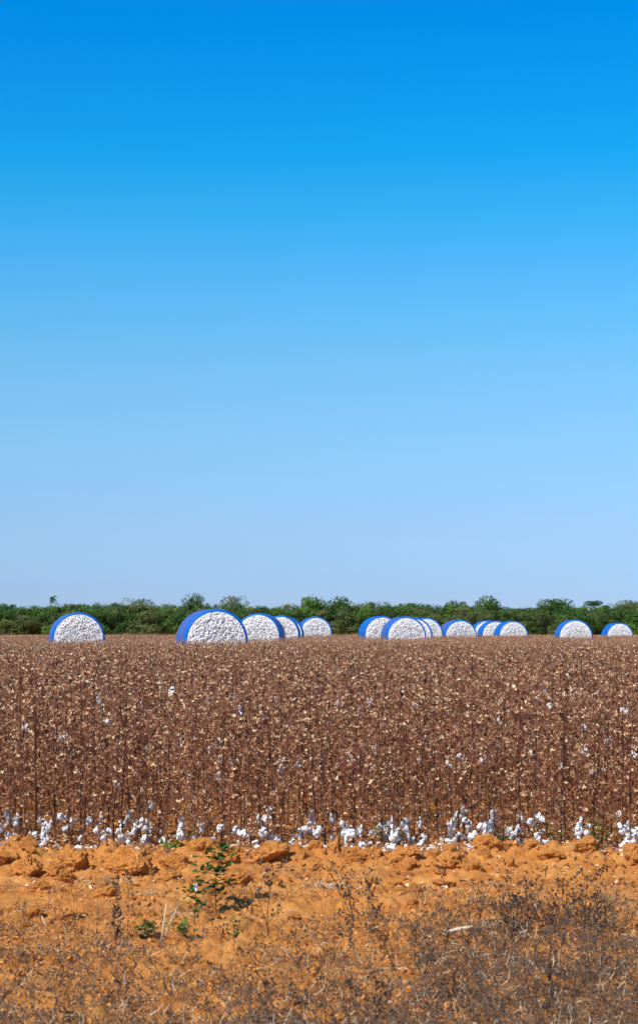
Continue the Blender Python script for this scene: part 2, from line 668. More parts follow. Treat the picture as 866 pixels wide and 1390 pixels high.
# the 300 nearest in view become individuals
inview = [p for p in pl if abs(p[0]) < .184 * p[1] + .05]
inview.sort(key=lambda p: p[1])
indiv = inview[:300]
rest_set = set(indiv)
rest = [p for p in pl if p not in rest_set]
used_heavy = set()
nb_total = 0
for (x, y, row) in indiv:
    k = rp_.randrange(NV)
    sc = rp_.uniform(.9, 1.06)
    px = x / y * F + 433
    heavy = None
    if row < 2:
        for hpx in HEAVY:
            if abs(px - hpx) < 7 and (hpx, row) not in used_heavy:
                heavy = hpx
                used_heavy.add((hpx, row))
                break
        if rp_.random() < (.6 if row == 1 else .12):
            heavy = None
    e = link('cotton_plant', None, None, (x, y, gz(x, y)), (0, 0, rp_.uniform(0, 6.28)), (1, 1, sc))
    link('stalk', NEAR[k][2], e)
    n = 0
    if heavy is not None:
        n = rp_.choice([2, 3, 3, 4, 5, 6])
    elif row < 2 and rp_.random() < .42:
        n = rp_.choice([1, 1, 2, 3])
    elif rp_.random() < (.30 if row < 5 else .16):
        n = 1
    for q in range(n):
        hz = (.01 + (.16 if heavy is not None else .10) * rp_.random() ** 1.4) if row < 2 else rp_.uniform(.08, .9)
        a = rp_.uniform(0, 6.28)
        rr = rp_.uniform(.01, .07)
        if rp_.random() < .14 and row < 2:
            m_, hz = STRAND_ME[rp_.randrange(3)], max(hz, .13)
        else:
            m_ = BOLL_ME[rp_.randrange(7)]
        s_ = rp_.uniform(.36, .88) if row < 2 else rp_.uniform(.4, .85)
        link('cotton_boll', m_, e, (rr * math.cos(a), rr * math.sin(a), hz), (rp_.uniform(-.4, .4), rp_.uniform(-.4, .4), a), (s_, s_, s_ * 1.1))
        nb_total += 1
    green = row < 5 and rp_.random() < .09
    if green:
        link('green_leaves', SPROUT[rp_.randrange(3)], e, (0, 0, rp_.uniform(.0, .15)))
    if heavy is not None and green:
        tag(e, 'bare cotton stalk at the field edge with white cotton and green leaves at its foot', 'cotton plant')
    elif n >= 1 and row < 2:
        tag(e, 'bare brown cotton stalk at the field edge with white cotton clinging low', 'cotton plant')
    elif n >= 1:
        tag(e, 'brown cotton stalk further into the field still holding a white boll', 'cotton plant')
    elif green:
        tag(e, 'brown cotton stalk with fresh green leaves sprouting low on its stem', 'cotton plant')
    elif row < 2:
        tag(e, 'bare brown picked cotton stalk in the front rows beside the soil berm', 'cotton plant')
    else:
        tag(e, 'bare brown picked cotton stalk a few rows behind the field edge', 'cotton plant')
    e['group'] = 'cotton plants in the nearest rows'

# everything beyond: one object, instanced by geometry nodes
variants = []
for i in range(NV):           # near plants joined
    b = MB()
    b.merge(NEAR[i][0]); b.merge(NEAR[i][1], None, 1)
    if i in (2, 6, 9, 12):
        rr = random.Random(i)
        for _ in range(rr.choice([1, 1, 2])):
            b.merge(BOLLS[i % 7], Matrix.Translation((rr.gauss(0, .04), rr.gauss(0, .04), rr.uniform(.15, .95))) @ Matrix.Scale(rr.uniform(.5, .9), 4), 3)
    variants.append(b)
NM = 8
for i in range(NM):           # middle distance: clump of plants
    b = MB()
    r = random.Random(600 + i)
    for k in range(7):
        st, hk = plant_meshes(620 + i * 10 + k, 1.03 + r.uniform(-.12, .12), 1)
        M = Matrix.Translation((-.35 + k * .115 + r.gauss(0, .03), r.gauss(0, .09), 0)) @ Matrix.Rotation(r.uniform(0, 6.28), 4, 'Z')
        b.merge(st, M); b.merge(hk, M, 1)
        if r.random() < .07:
            b.merge(BOLLS[k % 7], Matrix.Translation((-.35 + k * .115, r.gauss(0, .09), r.uniform(.6, 1.0))) @ Matrix.Scale(r.uniform(.5, .9), 4), 3)
    variants.append(b)
NFAR = 6
for i in range(NFAR):         # far: 2.2 m by .9 m tile, upper parts matter
    b = MB()
    r = random.Random(700 + i)
    for k in range(26):
        x0, y0 = r.uniform(-1.1, 1.1), r.uniform(-.42, .42)
        h = 1.04 + r.gauss(0, .07)
        b.tube([(x0, y0, 0), (x0 + r.gauss(0, .04), y0, h)], [.007, .004], 3, 0)
        for q in range(5):
            a = r.uniform(0, 6.28); z1 = r.uniform(.35, h - .05); l = r.uniform(.06, .2)
            b.tube([(x0, y0, z1), (x0 + l * math.cos(a), y0 + l * math.sin(a), z1 + l * .8)], [.005, .003], 3, 0)
        for q in range(15):
            p = Vector((x0 + r.gauss(0, .09), y0 + r.gauss(0, .09), min(h + .02, r.uniform(.3, h + .06))))
            scrap(b, p, r.uniform(.03, .06), r, 1 if r.random() < .7 else 2)
    variants.append(b)
vcol = bpy.data.collections.new('field_sources')
for i, b in enumerate(variants):
    o = bpy.data.objects.new('cotton_source_%03d' % i, b.mesh('cotton_source', [M_stem, M_husk, M_leafdry, M_cotton]))
    vcol.objects.link(o)
P, IDX, ROT, SCL = [], [], [], []
for (x, y, row) in rest:
    P.append((x, y, gz(x, y))); IDX.append(rp_.randrange(NV)); ROT.append(rp_.uniform(0, 6.28)); SCL.append(rp_.uniform(.9, 1.07))
y = 46.0
bale_cl = [(b_[0], b_[1]) for b_ in bale_pos]
while y < 120:
    half = .225 * y + 2
    x = -half
    while x < half:
        zz = ground_z(x, y)
        P.append((x + rp_.uniform(-.1, .1), y + rp_.gauss(0, .05), zz)); IDX.append(NV + rp_.randrange(NM)); ROT.append(rp_.choice([0, math.pi]) + rp_.uniform(-.15, .15)); SCL.append(rp_.uniform(.92, 1.08))
        x += .80
    y += ROWS
while y < 436:
    half = .215 * y + 4
    x = -half
    while x < half:
        P.append((x + rp_.uniform(-.3, .3), y, ground_z(x, y))); IDX.append(NV + NM + rp_.randrange(NFAR)); ROT.append(rp_.choice([0, math.pi])); SCL.append(rp_.uniform(.92, 1.08))
        x += 2.1
    y += .85 if y < 250 else 1.3
# clear the plants standing where a bale stands
keep = []
for i, p in enumerate(P):
    ok = True
    if 60 < p[1] < 175:
        for (x, d, zb, ray, th, pu, lab) in bale_pos:
            a = ray - R(th)
            dx, dy = p[0] - x, p[1] - d
            u = dx * math.sin(a) + dy * math.cos(a)
            w = dx * math.cos(a) - dy * math.sin(a)
            if -.15 < u < LEN + .1 and abs(w) < .95:
                ok = False
                break
    if ok:
        keep.append(i)
P = [P[i] for i in keep]; IDX = [IDX[i] for i in keep]; ROT = [ROT[i] for i in keep]; SCL = [SCL[i] for i in keep]
me = bpy.data.meshes.new('cotton_field')
me.from_pydata(P, [], [])
a = me.attributes.new('idx', 'INT', 'POINT'); a.data.foreach_set('value', IDX)
a = me.attributes.new('rotz', 'FLOAT', 'POINT'); a.data.foreach_set('value', ROT)
a = me.attributes.new('scl', 'FLOAT', 'POINT'); a.data.foreach_set('value', SCL)
fo = link('cotton_field', me)
tag(fo, 'brown picked cotton field stretching back to the tree line', 'cotton field', None, 'stuff')
ng = bpy.data.node_groups.new('field_instances', 'GeometryNodeTree')
ng.interface.new_socket('Geometry', in_out='INPUT', socket_type='NodeSocketGeometry')
ng.interface.new_socket('Geometry', in_out='OUTPUT', socket_type='NodeSocketGeometry')
N = ng.nodes; L = ng.links
gi = N.new('NodeGroupInput'); go = N.new('NodeGroupOutput')
m2p = N.new('GeometryNodeMeshToPoints')
ci = N.new('GeometryNodeCollectionInfo')
ci.inputs['Collection'].default_value = vcol
ci.inputs['Separate Children'].default_value = True
ci.inputs['Reset Children'].default_value = True
iop = N.new('GeometryNodeInstanceOnPoints')
iop.inputs['Pick Instance'].default_value = True


def named(n_, t):
    q = N.new('GeometryNodeInputNamedAttribute')
    q.data_type = t
    q.inputs['Name'].default_value = n_
    return q


ai = named('idx', 'INT'); ar = named('rotz', 'FLOAT'); asx = named('scl', 'FLOAT')
cx_ = N.new('ShaderNodeCombineXYZ')
L.new(ar.outputs['Attribute'], cx_.inputs['Z'])
e2r = N.new('FunctionNodeEulerToRotation')
L.new(cx_.outputs[0], e2r.inputs[0])
L.new(gi.outputs[0], m2p.inputs['Mesh'])
L.new(m2p.outputs[0], iop.inputs['Points'])
L.new(ci.outputs[0], iop.inputs['Instance'])
L.new(ai.outputs['Attribute'], iop.inputs['Instance Index'])
L.new(e2r.outputs[0], iop.inputs['Rotation'])
L.new(asx.outputs['Attribute'], iop.inputs['Scale'])
L.new(iop.outputs[0], go.inputs[0])
md = fo.modifiers.new('instances', 'NODES')
md.node_group = ng

# litter of husks and dry leaves under the rows
b = MB()
rv = random.Random(21)
for i in range(36000):
    y = 10.55 + abs(rv.gauss(0, 2.4)) if rv.random() < .8 else rv.uniform(9.0, 16)
    x = rv.uniform(-.24, .24) * y
    p = Vector((x, y, gz(x, y) + .006 + rv.random() * .01))
    a = Vector((rv.uniform(-1, 1), rv.uniform(-1, 1), rv.uniform(-.15, .3))).normalized()
    c = a.cross(Vector((rv.uniform(-.5, .5), rv.uniform(-.5, .5), 1))).normalized()
    s = rv.uniform(.012, .035)
    w = s * rv.uniform(.2, .5)
    q = rv.random()
    b.face([p, p + a * s * .5 + c * w + Vector((0, 0, s * .2)), p + a * s, p + a * s * .5 - c * w], 0 if q < .5 else 1)
for i in range(5200):
    y = rv.uniform(5.4, 10.4)
    x = rv.uniform(-.26, .26) * y
    if noise.noise(Vector((x * 1.1, y * 1.6, 3))) < rv.uniform(-.3, .4) + (y - 7.5) * .08:
        continue
    p = Vector((x, y, gz(x, y) + .004))
    a = Vector((rv.uniform(-1, 1), rv.uniform(-.6, .6), rv.uniform(-.05, .15))).normalized()
    b.tube([p, p + a * rv.uniform(.02, .09)], [.0011, .0008], 3, 1 if rv.random() < .7 else 2)
tag(link('leaf_litter', b.mesh('leaf_litter', [M_husk, M_leafdry, M_straw])), 'tan husks and dry leaf scraps littering the soil under the stalks', 'leaf litter', None, 'stuff')

# loose cotton fallen on the ground at the field edge
for i in range(210):
    hpx = HEAVY[rv.randrange(len(HEAVY))] + rv.gauss(0, 14)
    y = rv.choice([rv.uniform(10.42, 10.8), rv.uniform(10.6, 11.6)])
    x = px2x(hpx, y)
    s = rv.uniform(.2, .75)
    o = link('cotton_tuft', BOLL_ME[rv.randrange(7)], None, (x, y, gz(x, y) + .018 * s), (rv.uniform(-1, 1), rv.uniform(-1, 1), rv.uniform(0, 6)), (s * 1.15, s * 1.15, s * .75))
    tag(o, 'white tuft of fallen cotton lying on the soil at the edge of the field', 'cotton tuft', 'fallen cotton along the field edge')

# ---------------------------------------------------------------- bales
def wrap_material(purple):
    m = bpy.data.materials.new('blue_wrap')
    m.use_nodes = True
    N = m.node_tree.nodes; L = m.node_tree.links
    bs = N['Principled BSDF']
    bs.inputs['Roughness'].default_value = .55
    bs.inputs['Specular IOR Level'].default_value = .2
    tc = N.new('ShaderNodeTexCoord')
    sp = N.new('ShaderNodeSeparateXYZ')
    L.new(tc.outputs['Object'], sp.inputs[0])
    nz = N.new('ShaderNodeTexNoise'); nz.inputs['Scale'].default_value = 2.0; nz.inputs['Detail'].default_value = 5
    L.new(tc.outputs['Object'], nz.inputs['Vector'])
    ad = N.new('ShaderNodeMath'); ad.operation = 'MULTIPLY_ADD'
    L.new(nz.outputs['Fac'], ad.inputs[0]); ad.inputs[1].default_value = .25
    L.new(sp.outputs['Y'], ad.inputs[2])
    dv = N.new('ShaderNodeMath'); dv.operation = 'DIVIDE'; dv.inputs[1].default_value = 2.65
    L.new(ad.outputs[0], dv.inputs[0])
    cr = N.new('ShaderNodeValToRGB')
    e = cr.color_ramp.elements
    blue = (.004, .125, .50); pur = tuple(blue[i] * (1 - .75 * purple) + (.12, .11, .27)[i] * .75 * purple for i in range(3))
    st = [(.0, blue), (.26, blue), (.32, pur), (.60, pur), (.66, blue), (.9, pur), (1, pur)]
    while len(e) < len(st):
        e.new(.5)
    for i, (p, c) in enumerate(st):
        e[i].position = p; e[i].color = (*c, 1)
    L.new(dv.outputs[0], cr.inputs['Fac'])
    L.new(cr.outputs['Color'], bs.inputs['Base Color'])
    return m


WM = {}


def wrap_mesh(seed, purple):
    r = random.Random(seed)
    key = round(purple, 1)
    if key not in WM:
        WM[key] = wrap_material(purple)
    na = 96
    prof = []   # (radius, y) from the front lip over the barrel to the rear lip
    for t in range(7):
        a = t / 6 * math.pi / 2
        prof.append((RF - .02 + (RO - RF + .02) * math.sin(a), .085 * (1 - math.cos(a)) - .01))
    ns = 16
    for k in range(1, ns):
        prof.append((RO, .085 + (LEN - .17) * k / ns))
    for t in range(7):
        a = t / 6 * math.pi / 2
        prof.append((RF - .02 + (RO - RF + .02) * math.cos(a), LEN - .085 + .085 * math.sin(a) + .01))
    off = r.uniform(0, 50)
    b = MB()
    for k, (rad, yy) in enumerate(prof):
        for j in range(na):
            t = 2 * math.pi * j / na
            w = 1 + .016 * noise.noise(Vector((math.cos(t) * 1.4, math.sin(t) * 1.4, yy * .7 + off))) + .007 * noise.noise(Vector((math.cos(t) * 3, math.sin(t) * 3, yy * 3 + off))) + .006 * noise.noise(Vector((math.cos(t) * 9, math.sin(t) * 9, yy * 1.5 + off))) + .0035 * abs(noise.noise(Vector((t * 2.2, yy * 16 + .8 * math.sin(t * 5), off))))
            # straps squeeze the barrel a little
            w -= .006 * math.exp(-((yy - .8) / .05) ** 2) + .006 * math.exp(-((yy - 1.6) / .05) ** 2)
            x = rad * w * math.cos(t); z = rad * w * math.sin(t)
            if z < -RO * .86:
                z = -RO * .86 + (z + RO * .86) * .3
            b.v.append((x, yy, z + RO * .9))
    n = len(prof)
    for k in range(n - 1):
        for j in range(na):
            j2 = (j + 1) % na
            b.f.append((k * na + j, (k + 1) * na + j, (k + 1) * na + j2, k * na + j2)); b.m.append(0)
    return b.mesh('wrap', [WM[key]], True)


def face_mesh(seed, front=True):
    r = random.Random(seed)
    off = Vector((r.uniform(0, 90), r.uniform(0, 90), 0))
    b = MB()
    nr, na = 56, 220
    rad = RF - .005
    sg = -1 if front else 1
    base = 0 if front else LEN

    def dome(q, x, z):
        c = noise.cell(Vector((x * 7, z * 7, 3)))
        v = noise.voronoi(Vector((x * 17, z * 17, 0)) + off)[0]
        lump = (v[1] - v[0])
        pit = max(0, noise.noise(Vector((x * 13, z * 13, 40)) + off) - .12)
        return sg * (.05 * (1 - q ** 4) - .22 * pit * (1 - q ** 12) + .085 * min(.5, lump) * 1.6 * (1 - q ** 8) + .045 * noise.noise(Vector((x * 5, z * 5, 0)) + off) * (1 - q ** 8))
    b.v.append((0, base + dome(0, 0, 0), RO * .9))
    for i in range(1, nr + 1):
        q = i / nr
        for j in range(na):
            t = 2 * math.pi * (j + .5 * (i % 2)) / na
            x = rad * q * math.cos(t); z = rad * q * math.sin(t)
            yy = dome(q, x, z)
            if z < -RO * .86:
                z = -RO * .86 + (z + RO * .86) * .3
            b.v.append((x, base + yy, z + RO * .9))
    for j in range(na):
        f = (0, 1 + j, 1 + (j + 1) % na)
        b.f.append(f if front else f[::-1]); b.m.append(0)
    for i in range(nr - 1):
        for j in range(na):
            a0 = 1 + i * na; a1 = 1 + (i + 1) * na; j2 = (j + 1) % na
            f = (a0 + j, a1 + j, a1 + j2, a0 + j2)
            b.f.append(f if front else f[::-1]); b.m.append(0)
    return b.mesh('cotton_face', [M_cottonface], False)


fronts = [face_mesh(70 + i) for i in range(4)]
rear = face_mesh(80, False)
wraps = {}
for i, (x, d, zb, ray, th, pu, lab) in enumerate(bale_pos):
    k = (round(pu, 1), i % 2)
    if k not in wraps:
        wraps[k] = wrap_mesh(10 + i, pu)
    e = link('cotton_bale', None, None, (x, d, zb + RO * .1), (0, R(rng.uniform(-2, 2)), -(ray - R(th))), (rng.uniform(.985, 1.02), 1, rng.uniform(.985, 1.01)))
    link('wrap', wraps[k], e)
    link('cotton_face', fronts[i % 4], e)
    link('cotton_face', rear, e)
    tag(e, lab, 'cotton bale', 'round cotton bales in the field')

# ---------------------------------------------------------------- trees
def crown_mesh(seed, w, h, z0, material, n=4200, leaf=.34, lobes=11, flat=False):
    r = random.Random(seed)
    b = MB()
    L_ = []
    for k in range(lobes):
        t = (k + r.random()) / lobes
        zc = z0 + (h - z0) * (.12 + .72 * t)
        ww = w / 2 * (.85 - .45 * max(0, t - .45))
        a = r.uniform(0, 6.28)
        rr = ww * r.uniform(.2, .8)
        s = w * r.uniform(.16, .27) * (1.15 - .4 * t)
        L_.append((Vector((rr * math.cos(a), rr * math.sin(a), zc)), s, r.uniform(.55, .85)))
    for q in range(3):
        L_.append((Vector((r.gauss(0, w * .13), r.gauss(0, w * .13), z0 + (h - z0) * r.uniform(.74, .84))), w * r.uniform(.16, .2), .75))
    tot = sum(s * s for _, s, _ in L_)
    for c, s, fl in L_:
        m = int(n * s * s / tot)
        off = rvec(r) * 20
        # sub clumps give each lobe its light and dark tufts
        cl = [rvec(r) for _ in range(18)]
        for _ in range(m):
            dv = (cl[r.randrange(18)] + rvec(r) * .42).normalized()
            rad = s * (1 + .28 * noise.noise(dv * 2.2 + off)) * r.uniform(.72, 1.06)
            p = c + Vector((dv.x * rad, dv.y * rad, dv.z * rad * fl))
            if p.z < z0 * .5:
                p.z = z0 * .5 + r.random() * .4
            nrm = (dv + rvec(r) * .75).normalized()
            u = nrm.cross(rvec(r)).normalized(); v = nrm.cross(u)
            q = leaf * r.uniform(.55, 1.25)
            b.face([p - u * q * .5, p + v * q * .33, p + u * q * .5, p - v * q * .33])
    return b.mesh('crown', [material])


def trunk_mesh(seed, h, r0, w):
    r = random.Random(seed)
    b = MB()
    tx, ty = r.gauss(0, .25), r.gauss(0, .25)
    pts = [Vector((0, 0, -.1)), Vector((tx * .3, ty * .3, h * .25)), Vector((tx * .6, ty * .6, h * .5)), Vector((tx, ty, h * .82))]
    b.tube(pts, [r0, r0 * .8, r0 * .6, r0 * .2], 7)
    for k in range(6):
        a = k * 1.05 + r.uniform(-.3, .3)
        p0 = pts[1].lerp(pts[3], r.uniform(.05, .7))
        p1 = p0 + Vector((math.cos(a), math.sin(a), .9)) * w * .14
        p2 = p1 + Vector((math.cos(a), math.sin(a), .5)) * w * .14
        b.tube([p0, p1, p2], [r0 * .45, r0 * .3, r0 * .1], 5)
    return b.mesh('trunk', [M_bark], True)


TREES = []
kinds = [(0, 'dark green'), (1, 'mid green'), (2, 'olive green'), (1, 'mid green'), (0, 'dark green'), (2, 'olive green')]
for i in range(12):
    ki, kn = kinds[i % 6]
    w = [10.5, 9.2, 11.0, 8.6, 9.8, 10.2][i % 6]
    cm = crown_mesh(1200 + i, w, 8.4, .5 if i < 6 else 1.2, M_crowns[ki], 6500, .36, 15)
    TREES.append((cm, trunk_mesh(1300 + i, 7.6, .22, w), kn))
SHRUBS = []
for i in range(5):
    ki = [0, 1, 2, 0, 1][i]
    SHRUBS.append((crown_mesh(1400 + i, 6.0, 4.2, .1, M_crowns[ki], 3400, .32, 9), trunk_mesh(1450 + i, 3.6, .12, 5.0), ['dark', 'leafy', 'olive', 'dark', 'leafy'][i]))
YEL = crown_mesh(1480, 6.0, 6.8, .4, M_crowns[3], 3600, .34)
BRN = crown_mesh(1481, 6.5, 7.4, .4, M_crowns[4], 3000, .28)
rt = random.Random(99)
TD = 446.0


def put_tree(cm, tm, x, y, s, sz, lab, group, name='tree'):
    e = link(name, None, None, (x, y, 0), (0, 0, rt.uniform(0, 6.28)), (s, s, sz))
    link('crown', cm, e); link('trunk', tm, e)
    tag(e, lab, 'tree' if name != 'shrub' else 'shrub', group)
    return e


for rank, (dy, hs, gname, step) in enumerate([(0, .86, 'front', 4.6), (6, .98, 'second', 4.8), (13, 1.07, 'third', 4.2), (21, 1.12, 'rearmost', 4.0)]):
    y0 = TD + dy
    half = .19 * y0 + 14
    x = -half + rt.uniform(0, 3)
    while x < half:
        if rank == 0 and rt.random() < .45:
            i = rt.randrange(5)
            s = rt.uniform(.85, 1.25)
            put_tree(SHRUBS[i][0], SHRUBS[i][1], x, y0 + rt.uniform(-2, 1.5), s, s * rt.uniform(.9, 1.15), '%s shrub at the foot of the tree line behind the field' % SHRUBS[i][2], 'shrubs along the tree line', 'shrub')
        else:
            i = rt.randrange(12)
            hh = hs * (rt.uniform(.86, 1.04) if rank < 2 else rt.uniform(.95, 1.03)) * (1 + .035 * math.sin(x * .09))
            s = rt.uniform(.85, 1.2) if rank < 2 else rt.uniform(1.0, 1.3)
            if rt.random() < .06:
                put_tree(BRN, TREES[i][1], x, y0, s, hh * 1.1, 'brownish thin leaved tree in the %s rank of the tree line' % gname, 'trees of the tree line')
            else:
                put_tree(TREES[i][0], TREES[i][1], x, y0 + rt.uniform(-2, 2), s, hh, '%s bushy tree in the %s rank of the tree line' % (TREES[i][2], gname), 'trees of the tree line')
        x += step * rt.uniform(.75, 1.25)
# emergents: px x, top y px, width px, which
EM = [(268, 808, 26, 'dome crowned tree rising above the tree line behind the largest bale', 0),
      (322, 812, 26, 'broad pale tree top just right of the largest bale', 2),
      (420, 808, 30, 'tallest dome crowned tree rising behind the small bale left of centre', 1),
      (465, 812, 34, 'rounded tree top right of the tallest dome crowned tree', 0),
      (662, 811, 34, 'dark round crowned tree rising behind the trio of bales', 0),
      (752, 811, 44, 'long domed tree top left of the flat crowned tree', 1),
      (100, 815, 34, 'dark feathery tree top above the yellow green tree on the left', 4),
      (10, 818, 26, 'low tree top at the left end of the tree line', 1),
      (182, 815, 30, 'rounded olive tree top between the first and largest bales', 2),
      (560, 817, 34, 'low round tree top behind the middle cluster', 1),
      (620, 814, 26, 'green tree top behind the dusty purple topped bale', 1),
      (862, 817, 30, 'tree top at the right end of the tree line', 2)]
for (px, ty, wpx, lab, ki) in EM:
    d = TD + 14
    s_ = F / d
    top = CH + (862.5 - ty) / s_
    idx = {0: 0, 1: 1, 2: 2, 4: 0}[ki]
    e = put_tree(BRN if ki == 4 else TREES[idx][0], TREES[idx][1], px2x(px, d), d, (wpx / s_) / 5.2, top / (7.6 if ki == 4 else 8.2), lab, 'tallest trees of the tree line')
d = TD - 2
e = put_tree(YEL, TREES[0][1], px2x(97, d), d - 4, .95, 1.12, 'yellow green tree in the tree line above the lone left bale', None)
del_keys = [k for k in ('group',) if k in e]
# flat topped tree on the right
b = MB(); r = random.Random(4)
for c, s in [((-1.2, 0, 10.2), 1.5), ((.9, .4, 10.3), 1.6), ((0, -.5, 10.0), 1.4), ((2.9, 0, 9.3), .9)]:
    for _ in range(420):
        dv = rvec(r); rad = s * r.uniform(.6, 1.05)
        p = Vector(c) + Vector((dv.x * rad, dv.y * rad, dv.z * rad * .45))
        u = rvec(r); v = u.cross(rvec(r)).normalized(); q = .28
        b.face([p - u * q * .5, p + v * q * .3, p + u * q * .5, p - v * q * .3])
e = link('tree', None, None, (px2x(806, TD + 16), TD + 16, -.6), (0, 0, 0))
link('crown', b.mesh('crown', [M_crowns[0]]), e)
tb = MB()
tb.tube([(0, 0, 0), (.1, 0, 5), (-.2, 0, 8.2)], [.2, .16, .1], 7)
for q in [(-1.2, 0, 9.8), (.9, .4, 9.9), (0, -.5, 9.8), (2.9, 0, 9.0)]:
    tb.tube([(-.2, 0, 8.0), q], [.08, .04], 5)
link('trunk', tb.mesh('trunk', [M_bark], True), e)
tag(e, 'flat crowned tree standing clear above the tree line on the right', 'tree')
# palm
d = TD + 10
s_ = F / d
topz = CH + (862.5 - 811.5) / s_
e = link('palm_tree', None, None, (px2x(71, d), d, 0))
tb = MB(); tb.tube([(0, 0, 0), (.05, 0, topz * .5), (-.05, 0, topz)], [.12, .07, .05], 7)
link('trunk', tb.mesh('trunk', [M_bark], True), e)
r = random.Random(8)
for k in range(20):
    a = k * 2.4
    fb = MB()
    pr = None
    rise = r.uniform(.2, 1.3)
    ln = r.uniform(.9, 1.35)
    pts = []
    for q in range(8):
        t = q / 7
        # wind bends the fronds to the right
        pts.append(Vector((math.cos(a) * ln * t * .75 + .35 * t, math.sin(a) * ln * t * .75, rise * t - 1.6 * t * t * (.5 + .5 * (1.3 - rise)))))
    fb.tube(pts, [.03 * (1 - .8 * q / 7) for q in range(8)], 3)
    for q in range(1, 8):
        for sg in (-1, 1):
            dv = (pts[q] - pts[q - 1]).normalized()
            sd = dv.cross(Vector((0, 0, 1))).normalized() * sg
            p = pts[q]
            fb.face([p - dv * .06, p + dv * .06, p + dv * .28 + sd * .26 + Vector((0, 0, -.22)), p + dv * .14 + sd * .26 + Vector((0, 0, -.24))])
    link('frond', fb.mesh('frond', [M_crowns[0]]), e, (-.05, 0, topz))
tag(e, 'lone palm with a windblown crown standing above the tree line on the left', 'palm tree')

# ---------------------------------------------------------------- foreground weeds
def weed_mesh(seed, h, dense=1.0, seedsz=.007):
    r = random.Random(seed)
    st, sd = MB(), MB()
    V, Fc = ICO[0]

    def branch(p, dv, L_, rad, lvl):
        n = 4
        pts = [p]
        for k in range(n):
            dv = (dv + rvec(r) * .22 + Vector((0, 0, .05))).normalized()
            pts.append(pts[-1] + dv * L_ / n)
        st.tube(pts, [rad * (1 - .5 * k / n) for k in range(n + 1)], 3)
        for k in range(1, n + 1):
            if lvl < 2:
                for _ in range(r.choice([1, 1, 2]) if lvl == 0 else 1):
                    if r.random() < (.85 if lvl == 0 else .5) * dense:
                        bd = (dv + rvec(r) * .95).normalized()
                        bd.z = max(bd.z, -.15)
                        branch(pts[k], bd, L_ * r.uniform(.3, .55), rad * .55, lvl + 1)
            if lvl > 0 and r.random() < .5:
                s = seedsz * r.uniform(.6, 1.5)
                c = pts[k] + rvec(r) * .005
                sd.add([Vector((q.x * s, q.y * s, q.z * s * 1.4)) * r.uniform(.7, 1.3) + c for q in V], Fc)
    for _ in range(r.choice([1, 2, 3])):
        dv = Vector((r.uniform(-.5, .5), r.uniform(-.5, .5), 1)).normalized()
        branch(Vector((0, 0, -.01)), dv, h * r.uniform(.75, 1.1), .0022, 0)
    st.merge(sd, None, 1)
    return st.mesh('dry_weed', [M_weed, M_seed])


WEEDS = [weed_mesh(2000 + i, [.22, .30, .26, .34, .2, .28, .24, .18][i], 1.0, .0042) for i in range(8)]


def put_weed(x, y, s, lab, group=None, k=None, z=0):
    k = rt.randrange(8) if k is None else k
    e = link('dry_weed', WEEDS[k], None, (x, y, gz(x, y) + z), (rt.uniform(-.2, .2), rt.uniform(-.2, .2), rt.uniform(0, 6.28)), (s, s, s))
    tag(e, lab, 'dry weed', group)
    return e


def dens(px, y):
    """how thick the dead weeds stand at the verge: thick low, thinner towards the berm"""
    t = (9.6 - y) / 3.2
    base = max(0, t) ** 1.7
    if px > 560: base *= 1.35
    if px < 560: base *= .42
    if px < 330: base *= .8
    if y < 7.2: base *= .75
    return base


n = 0
tries = 0
while n < 115 and tries < 9000:
    tries += 1
    y = rt.uniform(5.3, 9.6)
    x = rt.uniform(-.215, .215) * y
    px = x / y * F + 433
    if rt.random() > dens(px, y):
        continue
    put_weed(x, y, rt.uniform(.25, .6) if y > 7.6 else rt.uniform(.3, .6), 'low dead brown weed with small seed heads on the verge below the berm', 'dead weeds on the verge')
    n += 1
# named taller ones: base px x, base px y, height px
for (px, py, hp, k, lab) in [(690, 1240, 70, 3, 'thin upright dead weed leaning in front of the bare soil right of centre'),
                             (505, 1262, 90, 1, 'tall spindly dead weed right of the middle of the verge'),
                             (606, 1270, 85, 5, 'dead weed with curved branches left of the dark bush'),
                             (480, 1275, 75, 2, 'dark dead weed standing in the middle of the verge'),
                             (160, 1285, 60, 4, 'short dead weed low on the left of the verge'),
                             (365, 1280, 85, 0, 'dead weed just right of the leafy green weed'),
                             (820, 1285, 80, 3, 'dead weed right of the dark bush near the right edge')]:
    d = ground_d(py, .03)
    put_weed(px2x(px, d), d, hp / (F / d) / [.22, .30, .26, .34, .2, .28, .24, .18][k] * .95, lab, None, k)
# dark dense bush
st, sd = MB(), MB()
for k in range(4):
    pass
e = link('dead_bush', None, None, (px2x(752, 7.5), 7.5, gz(px2x(752, 7.5), 7.5) - .01))
bs_, bd_ = weed_mesh(2100, .26, 1.3, .005), weed_mesh(2101, .24, 1.3, .005)
for q in range(24):
    k = rt.randrange(8)
    a = q * 2.4
    rr = .035 * q ** .5
    M = (rr * math.cos(a) * 1.6, rr * math.sin(a) * .8, 0)
    src = [bs_, bd_, WEEDS[3], WEEDS[5]][q % 4]
    s = rt.uniform(.45, .95) * (1 if q < 12 else .7)
    rot = (rt.uniform(-.35, .35), rt.uniform(-.45, .45), rt.uniform(0, 6))
    link('branch', src, e, M, rot, (s, s, s))
tag(e, 'dense dark dead bush on the right of the verge, thickest of the weeds', 'dead bush')

